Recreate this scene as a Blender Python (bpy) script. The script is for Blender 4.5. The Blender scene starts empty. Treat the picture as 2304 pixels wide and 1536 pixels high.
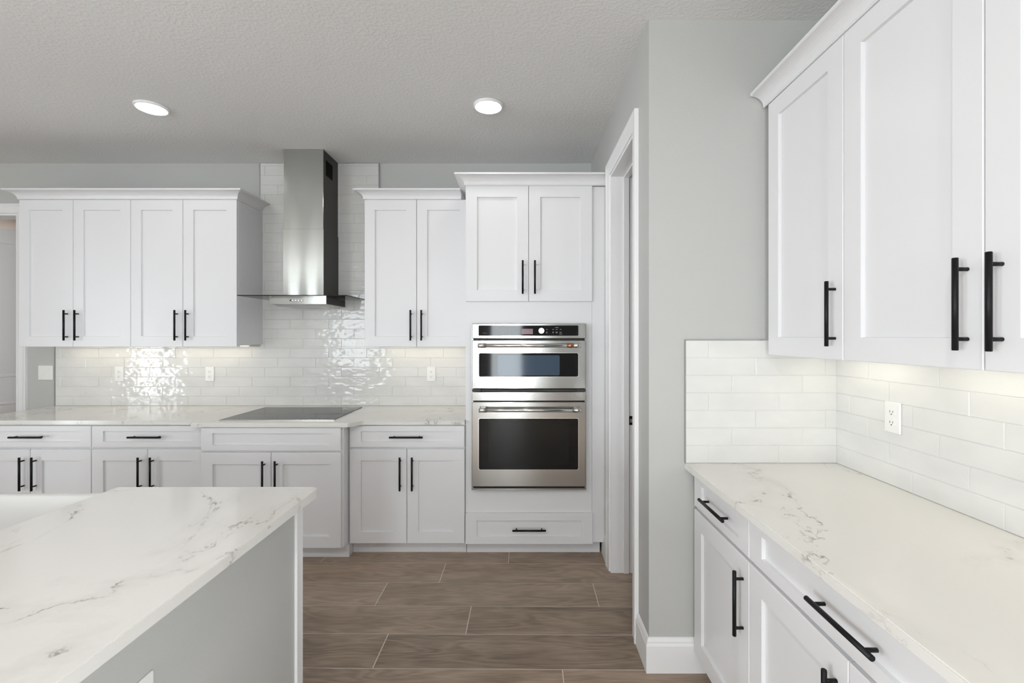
import bpy, bmesh, math, random
from mathutils import Vector, Matrix
random.seed(7)
C = bpy.context.scene.collection
SC = bpy.context.scene

# ---------------------------------------------------------------- camera, world, light, exposure
cam_d = bpy.data.cameras.new('camera'); cam = bpy.data.objects.new('camera', cam_d); C.objects.link(cam)
cam.location = (0, 0, 1.467); cam.rotation_euler = (math.pi/2, 0, 0)
cam_d.sensor_width = 36; cam_d.lens = 16.0
cam_d.shift_x = -21/2304; cam_d.shift_y = -11/2304
cam_d.clip_start = 0.02
SC.camera = cam
SC.view_settings.view_transform = 'Standard'; SC.view_settings.look = 'None'
SC.view_settings.gamma = 1; SC.view_settings.use_curve_mapping = False
SC.view_settings.exposure = 0.06
SC.cycles.diffuse_bounces = 7

w = bpy.data.worlds.new('world'); SC.world = w; w.use_nodes = True
nt = w.node_tree; bg = nt.nodes['Background']
bg.inputs[0].default_value = (0.72, 0.86, 1.0, 1); bg.inputs[1].default_value = 3.0

def area(name, loc, rot, sx, sy, power, col):
    d = bpy.data.lights.new(name, 'AREA'); d.shape = 'RECTANGLE'; d.size = sx; d.size_y = sy
    d.energy = power; d.color = col
    o = bpy.data.objects.new(name, d); C.objects.link(o); o.location = loc; o.rotation_euler = rot
    return o
PI = math.pi
RY, LX, RX = -5.4, -6.6, 1.387          # rear wall and far left wall planes
area('daylight_sliding_door', (-4.65, RY-0.3, 1.1), (PI/2+.05, 0, 0), 1.2, 2.2, 60, (0.97, 0.985, 1))
area('daylight_rear_window', (-0.38, RY-0.25, 1.1), (PI/2-.08, 0, 0), 0.85, 2.2, 95, (0.95, 0.98, 1))
area('daylight_left_window', (LX-0.3, -1.0, 1.2), (PI/2+.1, 0, -PI/2), 1.1, 2.1, 90, (0.97, 0.985, 1))
area('daylight_far_left_window', (LX-0.3, -4.1, 1.2), (PI/2-.02, 0, -PI/2), 1.8, 2.1, 330, (0.97, 0.985, 1))
area('added_right_fill', (RX+0.35, -2.0, 1.2), (PI/2+.2, 0, PI/2), 2.8, 1.9, 150, (0.97, 0.985, 1))  # added fill at an invented right-wall window, brightens the island side

# ---------------------------------------------------------------- materials
def srgb(r, g, b):
    f = lambda c: (c/255/12.92) if c/255 <= .04045 else ((c/255+.055)/1.055)**2.4
    return (f(r), f(g), f(b), 1)
def mat(name, col, rough=.5, metal=0, spec=.5, coat=0, bump=None, emit=None):
    m = bpy.data.materials.new(name); m.use_nodes = True
    n = m.node_tree.nodes; l = m.node_tree.links; b = n['Principled BSDF']
    b.inputs['Base Color'].default_value = col if len(col) == 4 else (*col, 1)
    b.inputs['Roughness'].default_value = rough; b.inputs['Metallic'].default_value = metal
    b.inputs['Specular IOR Level'].default_value = spec; b.inputs['Coat Weight'].default_value = coat
    if emit: b.inputs['Emission Color'].default_value = (*emit[0], 1); b.inputs['Emission Strength'].default_value = emit[1]
    if bump:
        sc, st, dist = bump[:3]
        tc = n.new('ShaderNodeTexCoord'); mp = n.new('ShaderNodeMapping')
        if len(bump) > 3: mp.inputs['Scale'].default_value = bump[3]
        nz = n.new('ShaderNodeTexNoise'); nz.inputs['Scale'].default_value = sc; nz.inputs['Detail'].default_value = 3
        bp = n.new('ShaderNodeBump'); bp.inputs['Strength'].default_value = st; bp.inputs['Distance'].default_value = dist
        l.new(tc.outputs['Object'], mp.inputs[0]); l.new(mp.outputs[0], nz.inputs['Vector'])
        l.new(nz.outputs['Fac'], bp.inputs['Height']); l.new(bp.outputs[0], b.inputs['Normal'])
    return m

M = {}
M['cab'] = mat('cabinet_paint', (.775, .775, .79), .33)
M['trim'] = mat('trim_paint', (.85, .85, .855), .35)
M['wall'] = mat('wall_paint', (.505, .51, .495), .6, bump=(140, .25, .002))
M['hallwall'] = mat('hall_paint', (.42, .38, .345), .7)
M['black'] = mat('black_metal', (.006, .006, .007), .42, spec=.25)
M['plastic'] = mat('white_plastic', (.84, .84, .82), .3)
M['slot'] = mat('dark_slot', (.03, .03, .03), .6)
M['gap'] = mat('dark_gap', (.02, .02, .02), .7)
M['darkmetal'] = mat('dark_metal', (.055, .053, .05), .45, metal=.6)  # darker metal on the hood's side faces, grille slats and hinge covers
M['sink'] = mat('fireclay', (.72, .72, .71), .07, coat=.5)
M['glassblack'] = mat('black_glass', (.006, .006, .007), .05, spec=.28)
M['cooktopglass'] = mat('cooktop_glass', (.012, .012, .013), .05, spec=.16)
M['ovenwin'] = mat('oven_window', (.010, .0105, .010), .06, spec=.28)
M['microwin'] = mat('microwave_window', (.055, .085, .125), .07, spec=.3)
M['display'] = mat('display_tint', (.16, .055, .07), .2)
M['copper'] = mat('copper', (.55, .27, .15), .3, metal=1)
M['label'] = mat('panel_print', (.42, .42, .42), .5)
M['dimlabel'] = mat('dim_print', (.09, .09, .09), .5)
M['lens'] = mat('lit_lens', (.9, .9, .9), .5, emit=((1, .97, .93), 24))
M['added_lens_rear'] = mat('added_lit_lens_rear', (.9, .9, .9), .5, emit=((1, .98, .95), 270))  # added lamps behind the camera, lifting counters, floor and base fronts
M['added_lens_hall'] = mat('added_lit_lens_hall', (.9, .9, .9), .5, emit=((1, .95, .9), 250))  # added unseen lamp that brightens the side room and its door leaf
M['led'] = mat('led_strip', (.9, .9, .9), .5, emit=((1, .90, .72), 12))
M['hoodled'] = mat('hood_led', (.9, .9, .9), .5, emit=((1, .96, .9), 30))
M['edgemetal'] = mat('edge_trim_metal', (.45, .45, .45), .35, metal=1)
M['frame'] = mat('window_frame', (.75, .75, .75), .4)
M['grout'] = mat('tile_grout', (.66, .66, .64), .8)
M['grout_light'] = mat('tile_grout_light', (.75, .75, .73), .8)
M['screen'] = mat('vent_mesh', (.003, .003, .003), .8, spec=0)

def steel(name, col, rough, sc, st, aniso=0.0, low=None):
    m = mat(name, col, rough, metal=1)
    n = m.node_tree.nodes; l = m.node_tree.links; b = n['Principled BSDF']
    tc = n.new('ShaderNodeTexCoord'); mp = n.new('ShaderNodeMapping'); mp.inputs['Scale'].default_value = sc
    nz = n.new('ShaderNodeTexNoise'); nz.inputs['Scale'].default_value = 1; nz.inputs['Detail'].default_value = 2
    bp = n.new('ShaderNodeBump'); bp.inputs['Strength'].default_value = st; bp.inputs['Distance'].default_value = .001
    l.new(tc.outputs['Object'], mp.inputs[0]); l.new(mp.outputs[0], nz.inputs['Vector']); l.new(nz.outputs['Fac'], bp.inputs['Height'])
    last = bp
    if low:
        mp2 = n.new('ShaderNodeMapping'); mp2.inputs['Scale'].default_value = low[0]
        n2 = n.new('ShaderNodeTexNoise'); n2.inputs['Scale'].default_value = 1; n2.inputs['Detail'].default_value = 0
        b2 = n.new('ShaderNodeBump'); b2.inputs['Strength'].default_value = low[1]; b2.inputs['Distance'].default_value = .02
        l.new(tc.outputs['Object'], mp2.inputs[0]); l.new(mp2.outputs[0], n2.inputs['Vector']); l.new(n2.outputs['Fac'], b2.inputs['Height'])
        l.new(bp.outputs[0], b2.inputs['Normal']); last = b2
    l.new(last.outputs[0], b.inputs['Normal'])
    return m
M['steel'] = steel('stainless', (.44, .435, .42), .15, (4, 4, 500), .05, low=((3.2, 2, .5), .5))
M['hoodsteel'] = steel('hood_stainless', (.56, .575, .56), .15, (6, 6, 500), .05, low=((8, 5, .7), .85))
M['chrome'] = mat('polished_steel', (.80, .78, .75), .2, metal=1)

# quartz
def quartz():
    m = mat('quartz', (.8, .79, .76), .12)
    n = m.node_tree.nodes; l = m.node_tree.links; b = n['Principled BSDF']
    tc = n.new('ShaderNodeTexCoord')
    def noise(scale, detail, off=(0, 0, 0), dist=0, rough=.5):
        mp = n.new('ShaderNodeMapping'); mp.inputs['Location'].default_value = off
        z = n.new('ShaderNodeTexNoise'); z.inputs['Scale'].default_value = scale; z.inputs['Detail'].default_value = detail
        z.inputs['Distortion'].default_value = dist; z.inputs['Roughness'].default_value = rough
        l.new(tc.outputs['Object'], mp.inputs[0]); l.new(mp.outputs[0], z.inputs['Vector']); return z.outputs['Fac']
    def mth(op, a, c=None):
        x = n.new('ShaderNodeMath'); x.operation = op
        for i, v in enumerate((a, c)):
            if v is None: continue
            if isinstance(v, (int, float)): x.inputs[i].default_value = v
            else: l.new(v, x.inputs[i])
        return x.outputs[0]
    def ramp(v, a, c, lo=0., hi=1.):
        r = n.new('ShaderNodeMapRange'); r.inputs[1].default_value = a; r.inputs[2].default_value = c
        r.inputs[3].default_value = lo; r.inputs[4].default_value = hi; l.new(v, r.inputs[0]); return r.outputs[0]
    v1 = mth('ABSOLUTE', mth('SUBTRACT', noise(1.25, 7, (.3, 2.1, 0), .5, .62), .5))
    line = ramp(v1, 0, .007, 1, 0)
    soft = ramp(v1, 0, .05, 1, 0)
    mask = ramp(noise(3.1, 3, (4, 1, 0)), .42, .60)
    brk = ramp(noise(22, 3, (9, 2, 0)), .42, .62)
    mask2 = ramp(noise(1.3, 2, (7, 5, 0)), .45, .6)
    fac = mth('MULTIPLY', mth('MULTIPLY', line, brk), mth('ADD', mth('MULTIPLY', mask, .70), .16))
    fac2 = mth('MULTIPLY', mth('MULTIPLY', soft, mask2), .10)
    fac = mth('MINIMUM', mth('ADD', fac, fac2), 1)
    mx = n.new('ShaderNodeMix'); mx.data_type = 'RGBA'
    mx.inputs['A'].default_value = (.775, .76, .725, 1); mx.inputs['B'].default_value = (.21, .19, .16, 1)
    l.new(fac, mx.inputs['Factor']); l.new(mx.outputs['Result'], b.inputs['Base Color'])
    return m
M['quartz'] = quartz()

def ceiling_mat():
    m = mat('ceiling_texture', (.77, .77, .765), .85)
    n = m.node_tree.nodes; l = m.node_tree.links; b = n['Principled BSDF']
    tc = n.new('ShaderNodeTexCoord')
    z = n.new('ShaderNodeTexNoise'); z.inputs['Scale'].default_value = 62; z.inputs['Detail'].default_value = 3
    r = n.new('ShaderNodeValToRGB'); r.color_ramp.elements[0].position = .45; r.color_ramp.elements[1].position = .62
    bp = n.new('ShaderNodeBump'); bp.inputs['Strength'].default_value = .24; bp.inputs['Distance'].default_value = .004
    l.new(tc.outputs['Object'], z.inputs['Vector']); l.new(z.outputs['Fac'], r.inputs[0]); l.new(r.outputs[0], bp.inputs['Height'])
    l.new(bp.outputs[0], b.inputs['Normal'])
    return m
M['ceiling'] = ceiling_mat()

def tile_mat(name, wavy, base):
    m = mat(name, base, .06, spec=.42)
    n = m.node_tree.nodes; l = m.node_tree.links; b = n['Principled BSDF']
    tc = n.new('ShaderNodeTexCoord')
    z = n.new('ShaderNodeTexNoise'); z.noise_dimensions = '4D'; z.inputs['Scale'].default_value = 15; z.inputs['Detail'].default_value = 1.0
    ge = n.new('ShaderNodeNewGeometry'); wm = n.new('ShaderNodeMath'); wm.operation = 'MULTIPLY'; wm.inputs[1].default_value = 50
    l.new(ge.outputs['Random Per Island'], wm.inputs[0]); l.new(wm.outputs[0], z.inputs['W'])
    mp = n.new('ShaderNodeMapping'); mp.inputs['Scale'].default_value = (1, 1, 1.8)
    bp = n.new('ShaderNodeBump'); bp.inputs['Strength'].default_value = wavy; bp.inputs['Distance'].default_value = .0036
    l.new(tc.outputs['Object'], mp.inputs[0]); l.new(mp.outputs[0], z.inputs['Vector']); l.new(z.outputs['Fac'], bp.inputs['Height'])
    l.new(bp.outputs[0], b.inputs['Normal'])
    # mottled glaze tone
    z2 = n.new('ShaderNodeTexNoise'); z2.inputs['Scale'].default_value = 5; z2.inputs['Detail'].default_value = 3
    l.new(mp.outputs[0], z2.inputs['Vector'])
    mx = n.new('ShaderNodeMix'); mx.data_type = 'RGBA'
    mx.inputs['A'].default_value = (base[0]*.86, base[1]*.865, base[2]*.87, 1); mx.inputs['B'].default_value = (base[0]*1.05, base[1]*1.05, base[2]*1.05, 1)
    l.new(z2.outputs['Fac'], mx.inputs['Factor']); l.new(mx.outputs['Result'], b.inputs['Base Color'])
    return m
M['tile'] = tile_mat('glazed_tile', .9, (.76, .755, .735))
M['tile_flat'] = tile_mat('glazed_tile_soft', .25, (.76, .76, .74))

def wood_mat():
    m = mat('wood_look_tile', (.2, .15, .1), .42)
    n = m.node_tree.nodes; l = m.node_tree.links; b = n['Principled BSDF']
    uv = n.new('ShaderNodeUVMap'); uv.uv_map = 'UVMap'
    at = n.new('ShaderNodeAttribute'); at.attribute_name = 'tone'
    def nz(scale, detail, dist, s):
        mp = n.new('ShaderNodeMapping'); mp.inputs['Scale'].default_value = s
        z = n.new('ShaderNodeTexNoise'); z.inputs['Scale'].default_value = scale; z.inputs['Detail'].default_value = detail; z.inputs['Distortion'].default_value = dist
        l.new(uv.outputs[0], mp.inputs[0]); l.new(mp.outputs[0], z.inputs['Vector']); return z.outputs['Fac']
    # rings: contour lines of a stretched noise make cathedral figure
    base = nz(1, 1.5, .6, (1.7, 9, 1))
    mul = n.new('ShaderNodeMath'); mul.operation = 'MULTIPLY'; mul.inputs[1].default_value = 17; l.new(base, mul.inputs[0])
    sn = n.new('ShaderNodeMath'); sn.operation = 'SINE'; 
    m2 = n.new('ShaderNodeMath'); m2.operation = 'MULTIPLY'; m2.inputs[1].default_value = 3.2; l.new(mul.outputs[0], m2.inputs[0]); l.new(m2.outputs[0], sn.inputs[0])
    fine = nz(1, 4, .2, (9, 130, 1)); broad = nz(1, 2, 0, (2.2, 7, 1))
    def add(a, k, c, k2):
        x = n.new('ShaderNodeMath'); x.operation = 'MULTIPLY'; l.new(a, x.inputs[0]); x.inputs[1].default_value = k
        y = n.new('ShaderNodeMath'); y.operation = 'MULTIPLY_ADD'; l.new(c, y.inputs[0]); y.inputs[1].default_value = k2; l.new(x.outputs[0], y.inputs[2]); return y.outputs[0]
    s1 = add(sn.outputs[0], .075, fine, .55)
    s2 = add(s1, 1, broad, .55)
    s3 = add(s2, 1, at.outputs['Fac'], .30)
    r = n.new('ShaderNodeValToRGB'); e = r.color_ramp.elements
    e[0].position = .38; e[0].color = srgb(118, 101, 86); e[1].position = .95; e[1].color = srgb(180, 160, 142)
    l.new(s3, r.inputs[0]); l.new(r.outputs[0], b.inputs['Base Color'])
    return m
M['wood'] = wood_mat()
M['floorgrout'] = mat('floor_grout', srgb(222, 214, 203), .8)

def clear_glass(name, tint, refl):
    m = bpy.data.materials.new(name); m.use_nodes = True
    n = m.node_tree.nodes; l = m.node_tree.links; n.clear()
    o = n.new('ShaderNodeOutputMaterial'); t = n.new('ShaderNodeBsdfTransparent'); t.inputs[0].default_value = (*tint, 1)
    g = n.new('ShaderNodeBsdfGlossy'); g.inputs['Roughness'].default_value = .01
    f = n.new('ShaderNodeFresnel'); f.inputs[0].default_value = refl
    x = n.new('ShaderNodeMixShader'); l.new(f.outputs[0], x.inputs[0]); l.new(t.outputs[0], x.inputs[1]); l.new(g.outputs[0], x.inputs[2]); l.new(x.outputs[0], o.inputs[0])
    return m
M['pane'] = clear_glass('window_glass', (.97, .98, .98), 1.25)
M['hoodglass'] = clear_glass('smoked_hood_glass', (.80, .83, .82), 1.3)

# ---------------------------------------------------------------- mesh helpers
class MB:
    def __init__(s): s.bm = bmesh.new(); s.uv = None
    def box(s, x0, x1, y0, y1, z0, z1, bev=0, mi=0):
        if x0 > x1: x0, x1 = x1, x0
        if y0 > y1: y0, y1 = y1, y0
        if z0 > z1: z0, z1 = z1, z0
        v = [s.bm.verts.new(p) for p in ((x0,y0,z0),(x1,y0,z0),(x1,y1,z0),(x0,y1,z0),(x0,y0,z1),(x1,y0,z1),(x1,y1,z1),(x0,y1,z1))]
        fs = [s.bm.faces.new([v[i] for i in q]) for q in ((0,3,2,1),(4,5,6,7),(0,1,5,4),(1,2,6,5),(2,3,7,6),(3,0,4,7))]
        for f in fs: f.material_index = mi
        if bev:
            es = list({e for f in fs for e in f.edges})
            r = bmesh.ops.bevel(s.bm, geom=es, offset=bev, segments=1, affect='EDGES')
            for f in r['faces']: f.material_index = mi
        return s
    def cyl(s, p0, p1, r, n=16, mi=0, r2=None):
        p0 = Vector(p0); p1 = Vector(p1); d = (p1-p0).normalized(); r2 = r if r2 is None else r2
        a = d.orthogonal().normalized(); b = d.cross(a)
        A = [s.bm.verts.new(p0+(a*math.cos(t)+b*math.sin(t))*r) for t in [2*PI*i/n for i in range(n)]]
        B = [s.bm.verts.new(p1+(a*math.cos(t)+b*math.sin(t))*r2) for t in [2*PI*i/n for i in range(n)]]
        for i in range(n):
            f = s.bm.faces.new((A[i], A[(i+1)%n], B[(i+1)%n], B[i])); f.smooth = True; f.material_index = mi
        f = s.bm.faces.new(A[::-1]); f.material_index = mi; f = s.bm.faces.new(B); f.material_index = mi
        return s
    def lathe(s, prof, c, n=40, mi=0):          # prof: (r, z) about vertical axis at c
        rings = [[s.bm.verts.new((c[0]+r*math.cos(2*PI*i/n), c[1]+r*math.sin(2*PI*i/n), c[2]+z)) for i in range(n)] for r, z in prof]
        for a, b in zip(rings, rings[1:]):
            for i in range(n):
                f = s.bm.faces.new((a[i], a[(i+1)%n], b[(i+1)%n], b[i])); f.smooth = True; f.material_index = mi
        for rg in (rings[0], rings[-1]):
            f = s.bm.faces.new(rg); f.material_index = mi
        return s
    def rings(s, rgs, mi=0, cap0=True, cap1=True):   # lists of points, bridged
        R = [[s.bm.verts.new(p) for p in r] for r in rgs]; n = len(R[0])
        for a, b in zip(R, R[1:]):
            for i in range(n):
                f = s.bm.faces.new((a[i], a[(i+1)%n], b[(i+1)%n], b[i])); f.material_index = mi
        if cap0: f = s.bm.faces.new(R[0][::-1]); f.material_index = mi
        if cap1: f = s.bm.faces.new(R[-1]); f.material_index = mi
        return s
    def front(s, x0, x1, z0, z1, yf, th=.02, fw=.075, fh=.075, rec=.0115, mi=0):
        def rg(ix, iz, y): return [(x0+ix, y, z0+iz), (x1-ix, y, z0+iz), (x1-ix, y, z1-iz), (x0+ix, y, z1-iz)]
        return s.rings([rg(0, 0, yf+th), rg(0, 0, yf+.002), rg(.002, .002, yf), rg(fw, fh, yf), rg(fw+.0015, fh+.0015, yf+rec)], mi)
    def rrect(s, x0, x1, z0, z1, yb, yf, r, mi=0, n=5, bev=.0):   # rounded plate in the XZ plane
        def ring(i, y):
            pts = []
            rr = max(r-i, .0005)
            for cx, cz, a0 in ((x1-i-rr, z1-i-rr, 0), (x0+i+rr, z1-i-rr, 90), (x0+i+rr, z0+i+rr, 180), (x1-i-rr, z0+i+rr, 270)):
                for k in range(n+1):
                    a = math.radians(a0+90*k/n); pts.append((cx+rr*math.cos(a), y, cz+rr*math.sin(a)))
            return pts
        if bev: return s.rings([ring(0, yb), ring(0, yf+bev), ring(bev, yf)], mi)
        return s.rings([ring(0, yb), ring(0, yf)], mi)
    def poly(s, pts, z0, z1, bev=.003, mi=0):
        b = s.bm
        lo = [b.verts.new((x, y, z0)) for x, y in pts]; hi = [b.verts.new((x, y, z1)) for x, y in pts]; n = len(pts)
        f1 = b.faces.new(lo[::-1]); f2 = b.faces.new(hi)
        for i in range(n): b.faces.new((lo[i], lo[(i+1)%n], hi[(i+1)%n], hi[i])).material_index = mi
        f1.material_index = f2.material_index = mi
        if bev: bmesh.ops.bevel(b, geom=list(f1.edges)+list(f2.edges), offset=bev, segments=2, affect='EDGES')
        return s
    def sweep(s, path, prof, side=1, axis='z', mi=0):
        """path: plan points; prof: (outward, up) closed outline; mitred at corners. side=1: outward is to the right of travel"""
        P = [Vector(p) for p in path]; secs = []
        for i, p in enumerate(P):
            ds = []
            if i > 0: ds.append((P[i]-P[i-1]).normalized())
            if i < len(P)-1: ds.append((P[i+1]-P[i]).normalized())
            ns = [Vector((d.y, -d.x))*side for d in ds]
            m = ns[0] if len(ns) == 1 else (ns[0]+ns[1]); 
            if len(ns) == 2: m = m/(m.dot(ns[0]))
            if axis == 'z': secs.append([(p.x+m.x*o, p.y+m.y*o, h) for o, h in prof])
            else: secs.append([axis(p.x+m.x*o, p.y+m.y*o, h) for o, h in prof])
        return s.rings(secs, mi)
    def build(s, name, mats, parent=None):
        bmesh.ops.recalc_face_normals(s.bm, faces=s.bm.faces)
        me = bpy.data.meshes.new(name); s.bm.to_mesh(me); s.bm.free()
        for m in (mats if isinstance(mats, (list, tuple)) else [mats]): me.materials.append(M[m] if isinstance(m, str) else m)
        o = bpy.data.objects.new(name, me); C.objects.link(o)
        if parent: o.parent = parent
        return o

def thing(name, label, cat, loc=(0, 0, 0), rotz=0, group=None):
    o = bpy.data.objects.new(name, None); C.objects.link(o); o.empty_display_size = .1
    o.location = loc; o.rotation_euler = (0, 0, rotz); o['label'] = label; o['category'] = cat
    if group: o['group'] = group
    return o
def tag(o, label, cat, group=None):
    o['label'] = label; o['category'] = cat
    if group: o['group'] = group
    return o
def struct(o): o['kind'] = 'structure'; return o

# ---------------------------------------------------------------- dimensions
BW, TF = 3.65, 3.64           # back wall plane, tile face
RW, RTF = 1.387, 1.378        # right wall plane, its tile face
SW, STF = 1.998, 1.990        # pantry front wall plane, its tile face
PX = 0.560                    # pantry side wall plane
CH = 2.854                    # ceiling
CT = 0.914                    # counter top

# ---------------------------------------------------------------- setting
def floor():
    mb = MB(); bm = mb.bm; uvl = bm.loops.layers.uv.new('UVMap'); tone = bm.loops.layers.float_color.new('tone')
    ang = math.radians(-.5); ca, sa = math.cos(ang), math.sin(ang)
    def rot(x, y): y -= 2.5; return (x*ca-y*sa, x*sa+y*ca+2.5)
    pitch, L, g = .2337, 1.222, .0021
    known = {0: -.088, 1: -.492, 2: -.799, 3: -.272, 4: -.654, 5: .185}   # joint X of the row whose far edge is 2.931+...
    y_top = 2.931+pitch
    rng = random.Random(11)
    for r in range(-10, 38):
        y1 = y_top-r*pitch+.012; y0 = y1-pitch
        x = known.get(r, rng.uniform(0, L)); x = x-L*math.ceil((x+7.2)/L)
        while x < 3.0:
            a, b = x+g, x+L-g; c, d = y0+g, y1-g
            t = rng.random(); ou, ov = rng.uniform(0, 40), rng.uniform(0, 40)
            vs = [bm.verts.new((*rot(px, py), 0)) for px, py in ((a, c), (b, c), (b, d), (a, d))]
            f = bm.faces.new(vs)
            for lp, (u, v) in zip(f.loops, ((0, 0), (L, 0), (L, pitch), (0, pitch))):
                lp[uvl].uv = (u+ou, v+ov); lp[tone] = (t, t, t, 1)
            x += L
    vs = [bm.verts.new(p) for p in ((-7.3, -6, -.001), (3, -6, -.001), (3, 5.6, -.001), (-7.3, 5.6, -.001))]
    bm.faces.new(vs).material_index = 1
    vs2 = [(-7.3, 3), (-5, 5.6)]
    mb.box(-7.3, 3, -6, 5.6, -.1, -.002, mi=1)
    struct(mb.build('floor', ['wood', 'floorgrout']))
floor()
struct(MB().box(-7.3, 3, -6, 5.6, CH, CH+.1).build('ceiling', 'ceiling'))

DX0, DX1, DZ = -4.80, -4.03, 2.455     # left doorway in back wall
mb = MB(); mb.box(LX-.12, DX0, BW, BW+.12, 0, CH); mb.box(DX1, RW+.12, BW, BW+.12, 0, CH); mb.box(DX0, DX1, BW, BW+.12, DZ, CH)
struct(mb.build('wall_back', 'wall'))
PY0, PY1, PZ = 2.25, 2.845, 2.478
mb = MB(); mb.box(PX, .70, SW, PY0, 0, CH); mb.box(PX, .70, PY1, BW, 0, CH); mb.box(PX, .70, PY0, PY1, PZ, CH)
struct(mb.build('wall_pantry_side', 'wall'))
struct(MB().box(.70, RW, SW, SW+.12, 0, CH).build('wall_pantry_front', 'wall'))
mb = MB(); mb.box(RW, RW+.12, RY, -3.4, 0, CH); mb.box(RW, RW+.12, -.6, BW, 0, CH); mb.box(RW, RW+.12, -3.4, -.6, 2.4, CH); mb.box(RW, RW+.12, -3.4, -.6, 0, .3)
struct(mb.build('wall_right', 'wall'))
# rear wall with a sliding door and a window, left wall with a window
mb = MB(); A, B, CC, D = -5.3, -4.0, -.80, .05
mb.box(LX-.12, A, RY-.12, RY, 0, CH); mb.box(B, CC, RY-.12, RY, 0, CH); mb.box(D, RW+.12, RY-.12, RY, 0, CH)
mb.box(A, B, RY-.12, RY, 2.4, CH); mb.box(CC, D, RY-.12, RY, 2.3, CH); 
struct(mb.build('wall_front', 'wall'))
mb = MB(); mb.box(LX-.12, LX, RY, -5.0, 0, CH); mb.box(LX-.12, LX, -3.2, -1.5, 0, CH); mb.box(LX-.12, LX, -5.0, -3.2, 2.4, CH); mb.box(LX-.12, LX, -5.0, -3.2, 0, .1); mb.box(LX-.12, LX, -.5, BW, 0, CH); mb.box(LX-.12, LX, -1.5, -.5, 2.4, CH); mb.box(LX-.12, LX, -1.5, -.5, 0, .1)
struct(mb.build('wall_left', 'wall'))
def window(name, fn, u0, u1, z0, z1, mull):
    fr = MB(); t = .05
    for a in ((u0, u1, z0, z0+t), (u0, u1, z1-t, z1), (u0, u0+t, z0, z1), (u1-t, u1, z0, z1)) + tuple((m-.03, m+.03, z0, z1) for m in mull):
        fn(fr, a[0], a[1], -.09, -.03, a[2], a[3])
    o = struct(fr.build(name, 'frame')); g = MB(); fn(g, u0+t, u1-t, -.064, -.058, z0+t, z1-t); g.build('window_pane', 'pane', o)
    return o
window('window_1', lambda m, a, b, c, d, e, f: m.box(a, b, RY+c, RY+d, e, f), A, B, 0, 2.4, [-4.65])
window('window_2', lambda m, a, b, c, d, e, f: m.box(a, b, RY+c, RY+d, e, f), CC, D, 0, 2.3, [])
window('window_3', lambda m, a, b, c, d, e, f: m.box(LX+c, LX+d, a, b, e, f), -1.5, -.5, .1, 2.4, [])

window('window_5', lambda m, a, b, c, d, e, f: m.box(LX+c, LX+d, a, b, e, f), -5.0, -3.2, .1, 2.4, [-4.1])
window('added_window_4', lambda m, a, b, c, d, e, f: m.box(RW-c, RW-d, a, b, e, f), -3.4, -.6, .3, 2.4, [-2.0])  # added window, unseen, opened to let light onto the island side
# side room seen through the left doorway
mb = MB(); mb.box(-5.7, -5.58, BW+.12, 5.4, 0, CH); struct(mb.build('wall_hall_left', 'hallwall'))
mb = MB(); mb.box(-3.7, -3.58, BW+.12, 5.4, 0, CH); struct(mb.build('wall_hall_right', 'hallwall'))
mb = MB(); mb.box(-5.7, -3.58, 5.4, 5.52, 0, CH); struct(mb.build('wall_hall_back', 'hallwall'))

# casings
CAS = [(0, 0), (0, -.010), (.010, -.013), (.045, -.015), (.058, -.020), (.070, -.020), (.070, 0)]   # (away from opening, depth out of wall)
def casing_y(mb, x0, x1, zt, yw, w=1.0):      # casing round an opening in a wall facing -Y; path runs up, across, down
    mb.sweep([(x1, 0), (x1, zt), (x0, zt), (x0, 0)], [(o*w, h) for o, h in CAS], side=1, axis=lambda a, b, h: (a, yw+h, b))
mb = MB(); casing_y(mb, DX0, DX1, DZ, BW-.0005, 1.05)
mb.box(DX1-.018, DX1-.001, BW-.004, BW+.124, 0, DZ-.001); mb.box(DX0+.001, DX0+.018, BW-.004, BW+.124, 0, DZ-.001); mb.box(DX0+.018, DX1-.018, BW-.004, BW+.124, DZ-.018, DZ-.001)
struct(mb.build('trim_1', 'trim'))
mb = MB()
mb.sweep([(PY0, 0), (PY0, PZ), (PY1, PZ), (PY1, 0)], [(o*1.12, h) for o, h in CAS], side=-1, axis=lambda a, b, h: (PX-.0005+h, a, b))
jx0, jx1 = PX-.004, .704
mb.box(jx0, jx1, PY0+.001, PY0+.018, 0, PZ-.001); mb.box(jx0, jx1, PY1-.018, PY1-.001, 0, PZ-.001); mb.box(jx0, jx1, PY0+.018, PY1-.018, PZ-.018, PZ-.001)
s0, s1 = .634, .667       # door stops
mb.box(s0, s1, PY1-.030, PY1-.018, 0, PZ-.018, .001); mb.box(s0, s1, PY0+.018, PY0+.030, 0, PZ-.018, .001); mb.box(s0, s1, PY0+.03, PY1-.03, PZ-.030, PZ-.018, .001)
tr2 = struct(mb.build('trim_2', 'trim'))
mb = MB(); mb.box(.669, .697, PY1-.0195, PY1-.018, .918, .974); mb.build('strike_plate', 'black', tr2)
mb = MB(); mb.box(.674, .694, PY1-.0201, PY1-.0194, .934, .957); mb.build('strike_hole', 'edgemetal', tr2)

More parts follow.
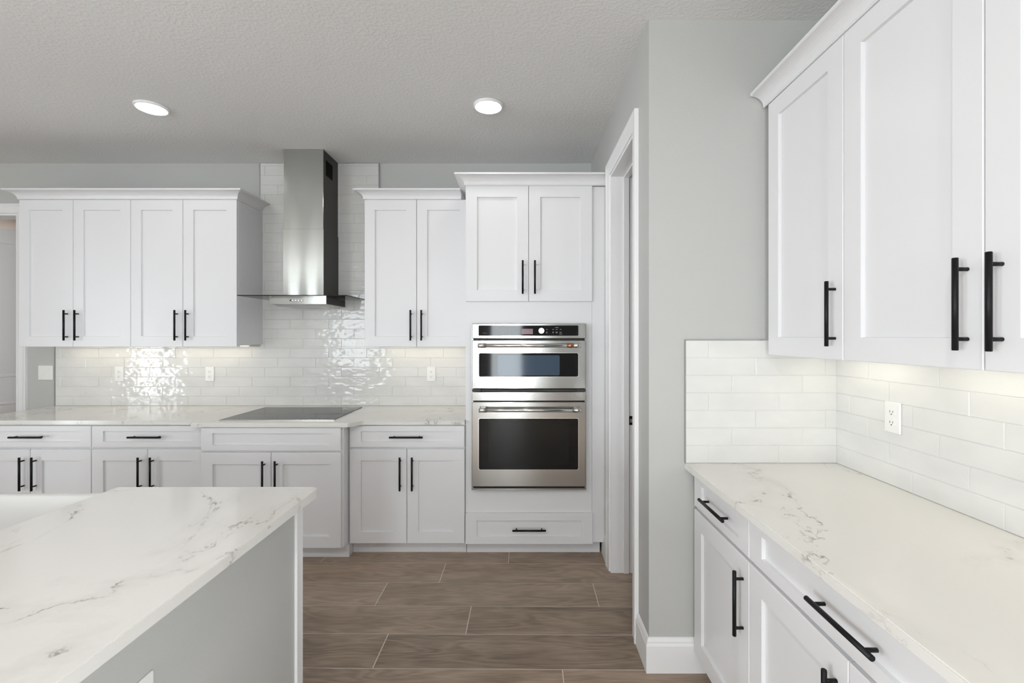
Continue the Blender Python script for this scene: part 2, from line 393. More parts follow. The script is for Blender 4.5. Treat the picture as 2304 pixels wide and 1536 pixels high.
# baseboards
BBP = [(0, 0), (.015, 0), (.015, .118), (.011, .128), (.011, .135), (.005, .148), (0, .150)]
mb = MB(); mb.sweep([(PX-.0005, PY0-.082), (PX-.0005, SW-.0005), (.825, SW-.0005)], BBP, side=1)
struct(mb.build('baseboard_pantry', 'trim'))
mb = MB(); mb.sweep([(PX-.0005, 3.095), (PX-.0005, PY1+.080)], BBP, side=1); struct(mb.build('baseboard_pantry_back', 'trim'))
mb = MB(); mb.sweep([(LX+.001, BW-.0005), (DX0-.075, BW-.0005)], BBP, side=1)
struct(mb.build('baseboard_back', 'trim'))
mb = MB(); mb.sweep([(RW-.0005, .55), (RW-.0005, RY+.001)], BBP, side=1); struct(mb.build('baseboard_right', 'trim'))

# panelled doors
def panel_door(name, W, H, mirror=1):
    mb = MB(); th = .035
    panels = [(.11, W-.11, 1.09, H-.13), (.11, W-.11, .24, .87)]
    mb.box(0, W, 0, th, 0, H, .002)
    for a, b, c, d in panels:
        for yy, sgn in ((-.0005, -1), (th+.0005, 1)):
            def rg(i, y): return [(a+i, yy+sgn*y, c+i), (b-i, yy+sgn*y, c+i), (b-i, yy+sgn*y, d-i), (a+i, yy+sgn*y, d-i)]
            mb.rings([rg(0, 0), rg(.006, .006), rg(.016, .007), rg(.028, .001), rg(.034, .0005)], cap0=False)
    return mb.build(name, 'trim')
d1 = struct(panel_door('door_1', .585, 2.43)); d1.location = (.706, PY0+.012, .01); d1.rotation_euler = (0, 0, math.radians(6)); d1.scale = (.98, 1, 1)
mb = MB(); mb.cyl((.53, -.02, .93), (.53, -.045, .93), .012); mb.cyl((.53, -.045, .93), (.43, -.045, .93), .008); mb.cyl((.53, -.001, .93), (.53, -.008, .93), .026, 24)
mb.build('door_handle', 'black', d1)
d2 = struct(panel_door('door_2', .745, 2.425)); d2.location = (DX0+.03, BW+.13, .01); d2.rotation_euler = (0, 0, math.radians(65))
mb = MB()
for z in (.2, 1.2, 2.2): mb.cyl((-.006, -.004, z), (-.006, -.004, z+.09), .006)
mb.build('hinge', 'black', d2)

# ---------------------------------------------------------------- tile
def tiles(mb, u0, u1, v0, v1, fn, j0, rows0=CT, pitch=.0767, L=.3064, g=.0009, tilt=.014, flip=1):
    """fill a rectangle; j0 = joint position of the bottom counter row; each row up shifts a third"""
    r = int((v0-rows0)/pitch+1e-6); rng = random.Random(int(u0*1000)+5)
    while rows0+r*pitch < v1-.001:
        za, zb = rows0+r*pitch, rows0+(r+1)*pitch
        j = j0+flip*(r % 3)*L/3; x = j-L*math.ceil((j-u0)/L)
        while x < u1-.001:
            a, b, c, d = max(x+g, u0), min(x+L-g, u1), max(za+g, v0), min(zb-g, v1)
            if b-a > .012 and d-c > .008:
                tx, tz, lift = rng.gauss(0, tilt*.6), rng.gauss(0, tilt), rng.uniform(0, .0006)
                cx, cz = (a+b)/2, (c+d)/2; e = .0014
                def P(u, v, dep, flat=True): return fn(u, v, dep+(lift+tx*(u-cx)*.4+tz*(v-cz) if flat else 0))
                def rg(i, dep, fl=True): return [P(a+i, c+i, dep, fl), P(b-i, c+i, dep, fl), P(b-i, d-i, dep, fl), P(a+i, d-i, dep, fl)]
                mb.rings([rg(0, -.006, False), rg(0, -.0015), rg(e, 0)], cap0=False)
            x += L
        r += 1
    return mb
bk = lambda u, v, d: (u, TF-d, v)
HX = -1.612                                   # hood / cooktop centre
mb = MB(); XL, XR = -3.732, -.372
cx0, cx1 = -2.089, -1.143
tiles(mb, XL+.006, XR, CT, 1.388, bk, -3.278)
tiles(mb, cx0, cx1, 1.388, CH-.002, bk, -3.278)
mb.box(XL, XR, TF+.002, BW-.0005, CT, 1.388, mi=1); mb.box(cx0, cx1, TF+.002, BW-.0005, 1.388, CH-.002, mi=1)
bs = tag(mb.build('tile_backsplash', ['tile', 'grout']), 'glossy wavy white subway tile backsplash behind the cooktop, rising to the ceiling behind the hood', 'backsplash')
for q in ((XL-.004, XL+.004, TF-.001, BW-.0005, CT+.001, 1.388), (cx0-.005, cx0, TF-.002, BW-.0005, 1.39, CH-.003), (cx1, cx1+.008, TF-.002, BW-.0005, 1.39, CH-.003)):
    MB().box(*q).build('edge_trim', 'edgemetal', bs)
st = lambda u, v, d: (u, STF-d, v)
mb = MB(); ZT = CT+7*.0767
tiles(mb, .719, RTF+.001, CT, ZT, st, .719+.1005, flip=1, tilt=.002)
mb.box(.719, RTF, STF+.002, SW-.0005, CT, ZT, mi=1)
rt = lambda u, v, d: (RTF-d, u, v)
tiles(mb, .50, STF+.001, CT, 1.388, rt, 1.91, tilt=.002)
mb.box(RTF+.002, RW-.0005, .50, SW-.0005, CT, 1.388, mi=1); mb.box(RTF+.002, RW-.0005, 1.985, SW-.0005, 1.388, ZT, mi=1)
b2 = tag(mb.build('tile_backsplash', ['tile_flat', 'grout_light']), 'smooth white tile backsplash turning the corner above the right-hand counter', 'backsplash')
mb = MB(); mb.box(.715, .719, STF-.0015, SW-.0005, CT+.001, ZT+.004); mb.box(.719, 1.06, STF-.0015, SW-.0005, ZT, ZT+.004); mb.build('edge_trim', 'edgemetal', b2)

# ---------------------------------------------------------------- cabinets (local frame: x right, -y to the viewer, wall at y=0)
def handle(parent, cx, cz, yf, ax='z', L=.22, cc=.166, proj=.03, r=.0065):
    mb = MB(); y = yf-proj
    def P(t): return (cx, cz+t) if ax == 'z' else (cx+t, cz)
    e = .0012
    a, b = P(-L/2), P(L/2); a1, b1 = P(-L/2+e), P(L/2-e)
    mb.cyl((a1[0], y, a1[1]), (b1[0], y, b1[1]), r, 20)
    mb.cyl((a[0], y, a[1]), (a1[0], y, a1[1]), r-e, 20, r2=r); mb.cyl((b1[0], y, b1[1]), (b[0], y, b[1]), r, 20, r2=r-e)
    for t in (-cc/2, cc/2):
        p = P(t); mb.cyl((p[0], y, p[1]), (p[0], yf+.0002, p[1]), .0048, 14)
    return mb.build('handle', 'black', parent)
def door(root, x0, x1, z0, z1, yf, hx=None, hz=None, fw=.075, fh=.075):
    d = MB().front(x0, x1, z0, z1, yf, fw=fw, fh=fh).build('door', 'cab', root)
    if hx is not None: handle(d, hx, hz, yf)
    return d
def drawer(root, x0, x1, z0, z1, yf, hx=None, fw=.075, fh=.036, name='drawer'):
    d = MB().front(x0, x1, z0, z1, yf, fw=fw, fh=fh).build(name, 'cab', root)
    if hx is not None: handle(d, hx, (z0+z1)/2, yf, 'x')
    return d
GP = .0016
def wall_cabinet(label, loc, rotz, W, D, z0, z1, doors, fill=0, group=None):
    """doors: list of (x0,x1,handle side)"""
    t = thing('wall_cabinet', label, 'cabinet', loc, rotz, group)
    mb = MB(); mb.box(0, W, -D+.02, -.001, z0+.012, z1-.002, .001)
    mb.box(0, W, -D, -D+.021, z0, z1, .0008); mb.build('cabinet_box', 'cab', t)
    for x0, x1, hs in doors:
        hx = x1-.038 if hs == 'r' else x0+.040
        door(t, x0+GP, x1-GP, z0+.001, z1-.001, -D-.0205, hx, z0+.046+.11)
    return t
UZ0, UZ1 = 1.3926, 2.4635
WC = [(-3.656, -2.843), (-2.843, -2.069), (-1.142, -.372)]
labs = ['white shaker wall cabinet with two doors, left end of the back wall beside the doorway',
        'white shaker wall cabinet with two doors just left of the range hood',
        'white shaker wall cabinet with two doors between the hood and the oven tower']
splits = [-3.262, -2.463, -.762]
for (a, b), lb, sp in zip(WC, labs, splits):
    if b == WC[2][1]: b -= .002
    wall_cabinet(lb, (a, BW-.001 if True else 0, 0), 0, b-a-.0005, .318, UZ0, UZ1, [(0, sp-a, 'r'), (sp-a, b-a, 'l')])
RC = RTF+.0085
RZ0 = 1.388
wall_cabinet('narrow single-door white wall cabinet at right, in the corner by the pantry wall', (RC, 1.981, 0), -PI/2, .4815, .3055, RZ0, UZ1, [(.0245, .4815, 'r')])
wall_cabinet('wide two-door white shaker wall cabinet nearest the camera, top right', (RC, 1.4990, 0), -PI/2, .912, .3055, RZ0, UZ1, [(0, .4555, 'r'), (.4555, .912, 'l')])

# crown mouldings
def cove(z0, h, p):
    pts = [(0, z0), (.004, z0), (.004, z0+.004)]
    x0, zz0, x1, zz1 = .006, z0+.006, p-.004, z0+h-.012
    for k in range(9):
        a = k/8*PI/2; pts.append((x0+(x1-x0)*(1-math.cos(a)), zz0+(zz1-zz0)*math.sin(a)))
    pts += [(p, z0+h-.010), (p, z0+h), (0, z0+h)]
    return pts
CP = cove(UZ1+.0005, .0625, .062)
def crown(label, path, prof=CP):
    return tag(MB().sweep(path, prof, side=-1).build('crown_molding', 'cab'), label, 'molding')
yb = BW-.001
crown('white crown moulding along the top of the two wall cabinets left of the hood', [(-2.068, TF-.009), (-2.068, 3.311), (-3.657, 3.311), (-3.657, yb)])
crown('short white crown moulding on the wall cabinet between hood and oven tower', [(-.437, 3.311), (-1.143, 3.311), (-1.143, TF-.009)])
crown('white crown moulding around the top of the oven tower', [(PX-.002, 3.011), (-.371, 3.011), (-.371, yb)], cove(UZ1+.0015, .066, .064))
crown('white crown moulding along the top of the right-hand wall cabinets', [(RC, .582), (1.061, .582), (1.061, 1.987)])

def base_cabinet(label, loc, rotz, W, D, doors, drawers, kick=.09, kz=.1, ztop=CT-.029, dz=(.735, .877), doorz=(.100, .722), sides=True, kick_l=0, kick_r=0, plain=False):
    t = thing('base_cabinet', label, 'cabinet', loc, rotz)
    mb = MB(); mb.box(0, W, -D+.02, -.001, kz, ztop, .0008); mb.box(0, W, -D, -D+.021, kz+.004, ztop-.001, .0008)
    mb.build('cabinet_box', 'cab', t)
    MB().box(kick_l, W-kick_r, -D+kick-.02, -D+kick, 0, kz, .001).build('toe_kick', 'cab', t)
    yf = -D-.0205
    for x0, x1, hs in doors:
        hx = None if hs is None else (x1-.040 if hs == 'r' else x0+.040)
        door(t, x0+GP, x1-GP, doorz[0], doorz[1], yf, hx, doorz[1]-.047-.11)
    for x0, x1, h in drawers:
        drawer(t, x0+GP, x1-GP, dz[0], dz[1], yf, (x0+x1)/2 if h else None, name='drawer' if h else 'false_front')
    return t
BD = .6185       # box depth so that the door faces stand at Y 3.01
L1 = -3.656
base_cabinet('white base cabinet at the left end of the back counter, cut by the photo edge', (L1, BW-.001, 0), 0, .8115, BD, [(0, .407, 'r'), (.407, .811, 'l')], [(0, .811, 1)])
base_cabinet('white base cabinet with one drawer and two doors just left of the cooktop cabinet', (-2.844, BW-.001, 0), 0, .772, BD, [(0, .371, 'r'), (.371, .743, 'l')], [(0, .743, 1)])
t = base_cabinet('white cooktop cabinet standing forward of its neighbours, with a plain false front', (-2.070, BW-.001, 0), 0, .924, .7085, [(.012, .4635, 'r'), (.4635, .913, 'l')], [(.012, .913, 0)],
             kick=.11, dz=(.734, .882), doorz=(.110, .7225), ztop=CT-.029)
MB().box(.905, .924, -.6, -.012, 0, .1, .001).build('side_panel', 'cab', t)
base_cabinet('white base cabinet with one drawer and two doors between cooktop and oven tower', (-1.1445, BW-.001, 0), 0, .770, BD, [(.006, .387, 'r'), (.387, .770, 'l')], [(.006, .770, 1)])
# right hand run
BDR = .6155
base_cabinet('narrow white base cabinet with one drawer and one door, against the pantry wall', (RC, 1.981, 0), -PI/2, .4815, BDR, [(.004, .4815, 'r')], [(.004, .4815, 1)])
base_cabinet('wide white base cabinet with long drawer, lower right nearest the camera', (RC, 1.4990, 0), -PI/2, .912, BDR, [(0, .4555, 'r'), (.4555, .912, 'l')], [(0, .912, 1)])

# oven tower
OT = thing('oven_tower', 'tall white oven cabinet with two upper doors and a bottom drawer, beside the pantry doorway', 'cabinet', (-.371, BW-.001, 0))
W = .840; D = .6185
mb = MB(); ox0, ox1, oz0, oz1 = .055, .795, .485, 1.54
mb.box(0, .018, -D+.02, -.001, .1, UZ1); mb.box(W-.018, W, -D+.02, -.001, .1, UZ1); mb.box(.018, W-.018, -.02, -.001, .1, UZ1)
mb.box(.018, W-.018, -D+.02, -.02, .1, .118); mb.box(.018, W-.018, -D+.02, -.02, UZ1-.018, UZ1); mb.box(.018, W-.018, -D+.02, -.02, oz0-.05, oz0-.03); mb.box(.018, W-.018, -D+.02, -.02, oz1+.03, oz1+.05)
mb.build('cabinet_box', 'cab', OT)
mb = MB(); mb.box(0, ox0, -D, -D+.0198, .1, UZ1); mb.box(ox1, W, -D, -D+.0198, .1, UZ1); mb.box(ox0, ox1, -D, -D+.0198, .1, oz0); mb.box(ox0, ox1, -D, -D+.0198, oz1, UZ1)
mb.build('face_frame', 'cab', OT)
MB().box(W+.001, .929, -D-.003, -D+.017, .1, UZ1, .0008).build('filler_strip', 'cab', OT)
MB().box(0, .905, -D+.07, -D+.09, 0, .1).build('toe_kick', 'cab', OT)
yf = -D-.0205; dz0, dz1 = 1.700, 2.4645
door(OT, .003, .420-GP, dz0, dz1, yf, .420-.040, dz0+.047+.11)
door(OT, .420+GP, .840, dz0, dz1, yf, .420+.040, dz0+.047+.11)
drawer(OT, .001, .843, .094, .298, yf, .422, fh=.048)

# ---------------------------------------------------------------- counters
def arc_pts(a, b, n=10):    # smooth S between two points
    out = []
    for k in range(n+1):
        t = k/n; s = t*t*(3-2*t); out.append((a[0]+(b[0]-a[0])*t, a[1]+(b[1]-a[1])*s))
    return out
yb = BW-.001
pts = [(-3.732, yb), (-3.732, 3.0)] + arc_pts((-2.190, 3.0), (-2.102, 2.908)) + arc_pts((-1.122, 2.908), (-1.030, 3.0)) + [(-.3735, 3.0), (-.3735, yb)]
c1 = MB().poly(pts, CT-.028, CT-.0005).build('countertop', 'quartz'); tag(c1, 'white quartz countertop along the back wall, curving forward around the cooktop', 'countertop')
pts = [(.716, SW-.001), (.716, .50), (RW-.001, .50), (RW-.001, SW-.001)]
OX, OY = 3.1, -2.2
c2 = MB().poly([(a-OX, b-OY) for a, b in pts], CT-.028, CT-.0005).build('countertop', 'quartz'); c2.location = (OX, OY, 0); tag(c2, 'white veined quartz countertop on the right, running into the tiled corner', 'countertop')
def rc(cx, cy, r, a0, n=6): return [(cx+r*math.cos(math.radians(a0+90*k/n)), cy+r*math.sin(math.radians(a0+90*k/n))) for k in range(n+1)]
IX, IY = -.742, 1.676; r = .028
sx1, sx0, sy0 = -1.485, -2.30, 1.235
pts = [(-3.20, .42), (IX, .42)] + rc(IX-r, IY-r, r, 0) + [(sx1, IY)] + [(sx1, sy0+.04), (sx1-.012, sy0+.012), (sx1-.04, sy0), (sx0+.04, sy0), (sx0+.012, sy0+.012), (sx0, sy0+.04), (sx0, IY), (-3.20, IY)]
c3 = MB().poly(pts, CT-.030, CT).build('island_countertop', 'quartz'); tag(c3, 'large white veined quartz island top in the left foreground, notched for the sink', 'countertop')

# island body
isl = thing('kitchen_island', 'pale grey kitchen island base in the left foreground under the quartz top', 'kitchen island', (-3.12, .50, 0))
ix1 = -.800+3.12; iy1 = 1.640-.50
mb = MB(); zt = CT-.0305
mb.box(0, .78, 0, iy1, .0, zt); mb.box(.78, 1.67, 0, .62, 0, zt); mb.box(.78, 1.67, .62, iy1-.02, 0, .60); mb.box(1.67, ix1, 0, iy1, 0, zt)
mb.build('island_body', 'wall', isl)
mb = MB(); mb.box(ix1, ix1+.010, iy1-.036, iy1+.001, 0, zt, .0008); mb.box(ix1-.02, ix1+.010, iy1+.001, iy1+.006, 0, zt, .0008); mb.build('corner_trim', 'trim', isl)
BB2 = [(0, 0), (.013, 0), (.013, .085), (.006, .1), (0, .1)]
MB().sweep([(ix1+.0005, 0), (ix1+.0005, iy1-.037)], BB2, side=1).build('baseboard', 'trim', isl)

# farmhouse sink
sk = thing('farmhouse_sink', 'white apron-front farmhouse sink set into the island edge', 'sink', (-1.892, 1.46, .65))
mb = MB(); X0, X1, Y0, Y1 = -.435, .435, -.245, .245; zt = .2335
def rr(x0, x1, y0, y1, r, z, n=5):
    return [(p[0], p[1], z) for c in ((x1-r, y1-r, 0), (x0+r, y1-r, 90), (x0+r, y0+r, 180), (x1-r, y0+r, 270)) for p in rc(c[0], c[1], r, c[2], n)]
t_ = .035
mb.rings([rr(X0, X1, Y0, Y1, .02, 0), rr(X0, X1, Y0, Y1, .02, zt-.008), rr(X0+.003, X1-.003, Y0+.003, Y1-.003, .02, zt-.002), rr(X0+.010, X1-.010, Y0+.010, Y1-.010, .02, zt),
          rr(X0+t_-.008, X1-t_+.008, Y0+t_-.008, Y1-t_+.008, .03, zt), rr(X0+t_, X1-t_, Y0+t_, Y1-t_, .04, zt-.008), rr(X0+t_+.008, X1-t_-.008, Y0+t_+.008, Y1-t_-.008, .05, .06),
          rr(X0+t_+.05, X1-t_-.05, Y0+t_+.05, Y1-t_-.05, .05, .028)])
o = mb.build('basin', 'sink', sk)
for p in o.data.polygons: p.use_smooth = len(p.vertices) == 4
mb = MB(); mb.lathe([(.045, .0), (.045, .003), (.035, .004), (.02, .002)], (0, 0, .0282)); mb.build('drain', 'chrome', sk)

# ---------------------------------------------------------------- cooktop
ck = thing('induction_cooktop', 'black glass cooktop with thin steel front rim set in the back counter', 'cooktop', (HX, 3.27, CT))
mb = MB(); mb.poly([(-.378, -.268), (.378, -.268), (.378, .268), (-.378, .268)], .0, .006, .0012); mb.build('glass_top', 'cooktopglass', ck)
mb = MB(); mb.box(-.381, .381, -.275, -.2685, 0, .0055, .001); mb.box(-.3815, -.3785, -.268, .268, 0, .004); mb.box(.3785, .3815, -.268, .268, 0, .004); mb.build('front_rim', 'chrome', ck)
mb = MB()
for i, x in enumerate((.20, .255, .31)): mb.box(x, x+.012, -.232, -.228, .0061, .0065)
mb.box(.18, .34, -.245, -.2445, .0061, .0063); mb.build('control_marks', 'dimlabel', ck)

# ---------------------------------------------------------------- range hood
hd = thing('range_hood', 'stainless steel chimney range hood with a flat glass canopy over the cooktop', 'range hood', (HX, TF-.003, 1.70))
def hz(z): return z-1.70
mb = MB(); mb.box(-.1465, .1465, -.270, 0, hz(2.25), hz(CH-.001), .0015); o = mb.build('upper_chimney', ['hoodsteel', 'darkmetal'], hd)
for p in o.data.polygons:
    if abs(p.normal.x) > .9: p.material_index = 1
mb = MB(); mb.box(-.1505, .1505, -.274, 0, hz(1.760), hz(2.262), .0015); o = mb.build('lower_chimney', ['hoodsteel', 'darkmetal'], hd)
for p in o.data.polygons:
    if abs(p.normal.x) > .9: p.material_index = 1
mb = MB()
vy0, vy1, vz0, vz1 = -.225, -.105, hz(2.675), hz(2.790)
mb.box(.1468, .1474, vy0, vy1, vz0, vz1)
for k in range(10):
    z = vz0+(k+.5)*(vz1-vz0)/10; mb.box(.1474, .1484, vy0, vy1, z-.0009, z+.0009, mi=1)
mb.build('vent_grille', ['screen', 'darkmetal'], hd)
mb = MB(); mb.poly([(-.384, -.440), (.384, -.440), (.384, -.005), (-.384, -.005)], hz(1.7535), hz(1.7595), .001); mb.build('glass_canopy', ['hoodglass'], hd)
mb = MB(); mb.box(-.384, .384, -.4412, -.4402, hz(1.7537), hz(1.7593)); mb.box(.3842, .3852, -.440, -.005, hz(1.7537), hz(1.7593)); mb.box(-.3852, -.3842, -.440, -.005, hz(1.7537), hz(1.7593))
mb.build('glass_edge', 'glassblack', hd)
mb = MB(); mb.rings([[(-.205, -.355, z), (.205, -.355, z), (.205, -.002, z), (-.205, -.002, z)] for z in (hz(1.702), hz(1.753))]); o = mb.build('control_body', ['steel', 'darkmetal'], hd)
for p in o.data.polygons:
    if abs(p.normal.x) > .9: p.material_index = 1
mb = MB(); mb.rings([[(-.190, -.345, hz(1.702)), (.190, -.345, hz(1.702)), (.190, -.01, hz(1.702)), (-.190, -.01, hz(1.702))], [(-.165, -.30, hz(1.688)), (.165, -.30, hz(1.688)), (.165, -.03, hz(1.688)), (-.165, -.03, hz(1.688))]]); mb.build('grease_filter', 'steel', hd)
mb = MB(); mb.cyl((-.052, -.356, hz(1.728)), (-.052, -.3585, hz(1.728)), .0055)
mb.build('power_button', 'black', hd)
for k in range(4):
    x = -.036+k*.022; MB().rrect(x-.007, x+.007, hz(1.7245), hz(1.7315), -.3556, -.3585, .0034).build('button', 'chrome', hd)
    MB().rrect(x-.0088, x+.0088, hz(1.7228), hz(1.7332), -.3551, -.3556, .005).build('button_bezel', 'gap', hd)
for sx in (-.145, .145):
    MB().cyl((sx, -.322, hz(1.7012)), (sx, -.322, hz(1.6992)), .013, 20).build('hood_lamp', 'hoodled', hd)

# ---------------------------------------------------------------- wall oven with microwave
ov = thing('double_wall_oven', 'stainless steel wall oven with built-in microwave above, set into the oven tower', 'oven', (.057, 2.998, 0))
def ox(px): return (px-1173)*2.985/1024-.057
def oz(py): return 1.467-(py-757)*2.985/1024
yF = -.016      # front plane = 2.982
mb = MB(); mb.box(ox(1064), ox(1314), .0, .52, oz(1098), oz(732)); mb.build('oven_body', 'gap', ov)
mb = MB(); mb.box(ox(1061), ox(1065), -.012, .0, oz(1101), oz(728)); mb.box(ox(1315.5), ox(1319), -.012, .0, oz(1101), oz(728)); mb.box(ox(1061), ox(1319), -.010, .0, oz(1101.5), oz(1098)); mb.build('side_frame', 'steel', ov)
yF = -.018
mb = MB(); mb.box(ox(1062), ox(1318), yF, -.0005, oz(761), oz(728), .003); cp = mb.build('control_panel', 'steel', ov)
MB().rrect(ox(1077), ox(1301), oz(755), oz(732), yF-.0001, yF-.001, .006).build('panel_glass', 'glassblack', cp)
MB().box(ox(1173.5), ox(1199), yF-.001, yF-.0014, oz(751.5), oz(739.5)).build('display', 'display', cp)
mb = MB(); mb.cyl((ox(1218), yF-.001, oz(744)), (ox(1218), yF-.014, oz(744)), .0195, 28, r2=.0185); mb.build('dial', 'chrome', cp)
def mk(px, py, wpx, hpx=1.0, m='label'): MB().box(ox(px-wpx/2), ox(px+wpx/2), yF-.001, yF-.0013, oz(py+hpx/2), oz(py-hpx/2)).build('control_label', m, cp)
for (px, py, wp) in ((1138.5, 736.2, 8), (1130, 739.5, 4), (1138, 739.5, 4), (1146.5, 739.5, 5.5), (1130, 741.5, 3.5), (1138.2, 741.5, 3.5), (1146.5, 741.5, 5), (1130, 746.5, 2.5), (1130, 748.5, 4.2), (1138, 746.5, 5),
                     (1138, 748.5, 3), (1146.2, 746.5, 4), (1146.2, 748.3, 2), (1160, 739.5, 4.5), (1160, 741.5, 5), (1160, 747.2, 6), (1160, 750.8, 9), (1160, 752.2, 4),
                     (1230.2, 741, 3), (1230.2, 746.7, 3), (1230, 749, 3.5), (1252.5, 736.6, 8), (1244.3, 741, 3.5), (1252.5, 741, 3.5), (1261.2, 741, 3.2), (1244.3, 746.8, 3.5), (1244.3, 748.7, 2.4), (1252.3, 747, 5), (1252.3, 748.8, 2.6), (1261.2, 747.5, 5.5), (1261.2, 751.2, 6)):
    mk(px, py, wp, .8)
mk(1091, 749.2, 9.5, 1.2, 'dimlabel')
mb = MB(); mb.box(ox(1063), ox(1317), -.006, -.0005, oz(766), oz(760.5)); mb.build('vent_slot', 'gap', ov)
def oven_door(name, y0, y1, wy0, wy1, hy, win, wmat, hx0, hx1, copper):
    d = MB(); d.box(ox(1062), ox(1317.5), yF, -.0005, oz(y1), oz(y0), .003); d = d.build(name, 'steel', ov)
    g = MB().rrect(ox(1076.2), ox(1302), oz(wy1+.8), oz(wy0-.8), yF-.0001, yF-.0012, .012).build('window_bezel', 'chrome', d)
    MB().rrect(ox(1077.5), ox(1300.8), oz(wy1), oz(wy0), yF-.0012, yF-.0018, .011).build('window_glass', 'glassblack', d)
    MB().rrect(ox(win[0]), ox(win[1]), oz(win[3]), oz(win[2]), yF-.0018, yF-.0021, .010 if wmat == 'microwin' else .002).build('inner_window', wmat, d)
    h = MB(); yh = yF-.045; z = oz(hy)
    h.cyl((ox(hx0), yh, z), (ox(hx1), yh, z), .0120, 24)
    for px in (hx0, hx1-17):
        h.cyl((ox(px), yh, z), (ox(px+17), yh, z), .0140, 24)
    for px in (hx0+2, hx1-14):
        h.box(ox(px), ox(px+12), yh, yF, z-.012, z+.012, .003)
    hh = h.build('handle_bar', 'chrome', d)
    if copper:
        h = MB(); h.cyl((ox(1276), yh, z), (ox(1288), yh, z), .0145, 24); h.build('copper_band', 'copper', hh)
    return d
oven_door('microwave_door', 765.5, 874, 794, 847, 777, (1120, 1259, 799, 844), 'microwin', 1077, 1305, True)
mb = MB(); mb.box(ox(1063), ox(1316), -.006, -.0005, oz(882), oz(873)); mb.build('vent_slot', 'gap', ov)
mb = MB(); mb.box(ox(1084), ox(1296), -.013, -.006, oz(880), oz(877), .0005); mb.box(ox(1062), ox(1082), -.016, -.006, oz(880.5), oz(875), .0005); mb.box(ox(1297), ox(1318), -.016, -.006, oz(880.5), oz(875), .0005); mb.build('hinge_cover', 'darkmetal', ov)
mb = MB(); mb.box(ox(1062), ox(1317.5), yF, -.0005, oz(901), oz(881.5), .002); mb.build('middle_strip', 'steel', ov)
oven_door('oven_door', 904, 1094, 941, 1055.5, 920, (1099, 1280, 946, 1045), 'ovenwin', 1079, 1306, False)
mb = MB(); mb.box(ox(1062), ox(1318), -.008, -.0005, oz(1102), oz(1093)); mb.box(ox(1061), ox(1319), -.016, -.008, oz(1102), oz(1098), mi=1); mb.build('bottom_vent', ['gap', 'steel'], ov)

# ---------------------------------------------------------------- outlets and switch
def outlet(label, loc, rotz, face='plastic'):
    t = thing('wall_outlet', label, 'outlet', loc, rotz)
    MB().rrect(-.035, .035, -.0575, .0575, 0, -.0065, .003, bev=.003).build('cover_plate', face, t)
    for s in (-1, 1):
        cz = s*.0195; mb = MB(); n = 20
        pts = [(max(-.0165, min(.0165, .0175*math.cos(2*PI*k/n)*1.05)), cz+max(-.0138, min(.0138, .0175*math.sin(2*PI*k/n)))) for k in range(n)]
        mb.rings([[(x, -.006, z) for x, z in pts], [(x, -.0085, z) for x, z in pts]]); r_ = mb.build('receptacle', 'plastic', t)
        mb = MB(); mb.box(-.0075, -.0055, -.0084, -.0089, cz-.002, cz+.0065); mb.box(.0055, .0075, -.0084, -.0089, cz-.001, cz+.0055); mb.cyl((0, -.0084, cz-.0075), (0, -.0089, cz-.0075), .0025, 12)
        mb.build('socket_slots', 'slot', r_)
    MB().cyl((0, -.0064, 0), (0, -.0078, 0), .003, 12).build('screw', 'plastic', t)
    return t
oy = TF-.0015
k = oy/1024
outlet('white duplex outlet on the back tile nearest the light switch', ((269-1173)*k, oy, 1.168), 0)
outlet('white duplex outlet on the back tile just left of the cooktop', ((472.5-1173)*k, oy, 1.168), 0)
outlet('white duplex outlet on the back tile between cooktop and oven tower', ((970.5-1173)*k, oy, 1.168), 0)
outlet('white duplex outlet on the right-hand tile wall above the veined counter', (RTF-.0015, 1.683, 1.168), -PI/2)
outlet('white outlet on the grey side of the island at the bottom edge of the photo', (-.799, .948, .690), PI/2)
sw = thing('light_switch', 'white double rocker light switch on the grey wall beside the doorway', 'light switch', ((103.5-1173)*BW/1024, BW-.0005, 1.178))
MB().rrect(-.058, .058, -.0575, .0575, 0, -.0065, .003, bev=.003).build('cover_plate', 'plastic', sw)
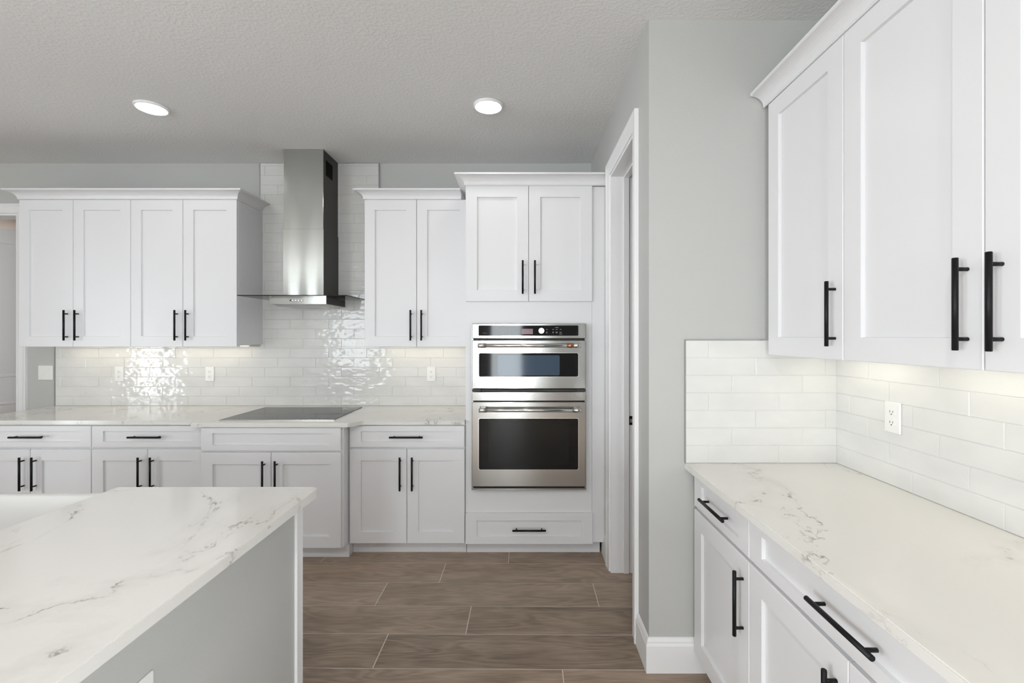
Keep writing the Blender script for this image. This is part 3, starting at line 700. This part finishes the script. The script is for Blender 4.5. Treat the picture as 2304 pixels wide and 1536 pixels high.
for cx, s in ((-.023, 1), (.023, -1)):
    mb = MB(); a, b = -.0085-.0025*s, -.0085+.0025*s
    mb.rings([[(cx-.0165, -.006, -.033), (cx+.0165, -.006, -.033), (cx+.0165, -.006, .033), (cx-.0165, -.006, .033)], [(cx-.0165, a, -.033), (cx+.0165, a, -.033), (cx+.0165, b, .033), (cx-.0165, b, .033)]]); mb.build('rocker', 'plastic', sw)

# ---------------------------------------------------------------- lights
def downlight(label, x, y, grp=None, lens='lens'):
    t = thing('ceiling_light', label, 'ceiling light', (x, y, CH-.0005), 0, grp)
    MB().lathe([(.0885, 0), (.0885, -.006), (.086, -.012), (.080, -.016), (.0775, -.014), (.0775, -.004)], (0, 0, 0), 48).build('trim_ring', 'trim', t)
    MB().lathe([(.0773, -.005), (.0770, -.0125), (.05, -.0135)], (0, 0, 0), 48).build('lens', lens, t)
    return t
downlight('round lit ceiling light on the left, above the left wall cabinets', -2.232, 2.747)
downlight('round lit ceiling light on the right, in front of the oven tower', -.198, 2.727)
downlight('added unseen round ceiling light brightening the side room beyond the left doorway', -4.9, 4.75, None, 'added_lens_hall')
for x in (-2.232, -.198):
    downlight('added unseen round ceiling light behind the camera, brightening counters and floor', x, -.6, 'added ceiling lights behind the frame', 'added_lens_rear')
def led(label, loc, rotz, W):
    t = thing('under_cabinet_light', label, 'light bar', loc, rotz)
    MB().box(0, W, -.012, .012, -.010, -.0002, .001).build('housing', 'plastic', t)
    MB().box(.01, W-.01, -.008, .008, -.0112, -.0101).build('led_strip', 'led', t)
for a, b, z, lb in ((-3.60, -2.90, UZ0, 'warm light bar under the leftmost back wall cabinet'), (-2.80, -2.12, UZ0, 'warm light bar under the wall cabinet left of the hood'), (-1.09, -.43, UZ0, 'warm light bar under the wall cabinet beside the oven tower')):
    led(lb, (a, 3.55, z+.0115), 0, b-a)
led('warm light bar under the narrow corner wall cabinet', (1.285, 1.93, RZ0+.0115), -PI/2, .40)
led('warm light bar under the wide right-hand wall cabinet', (1.285, 1.45, RZ0+.0115), -PI/2, .82)
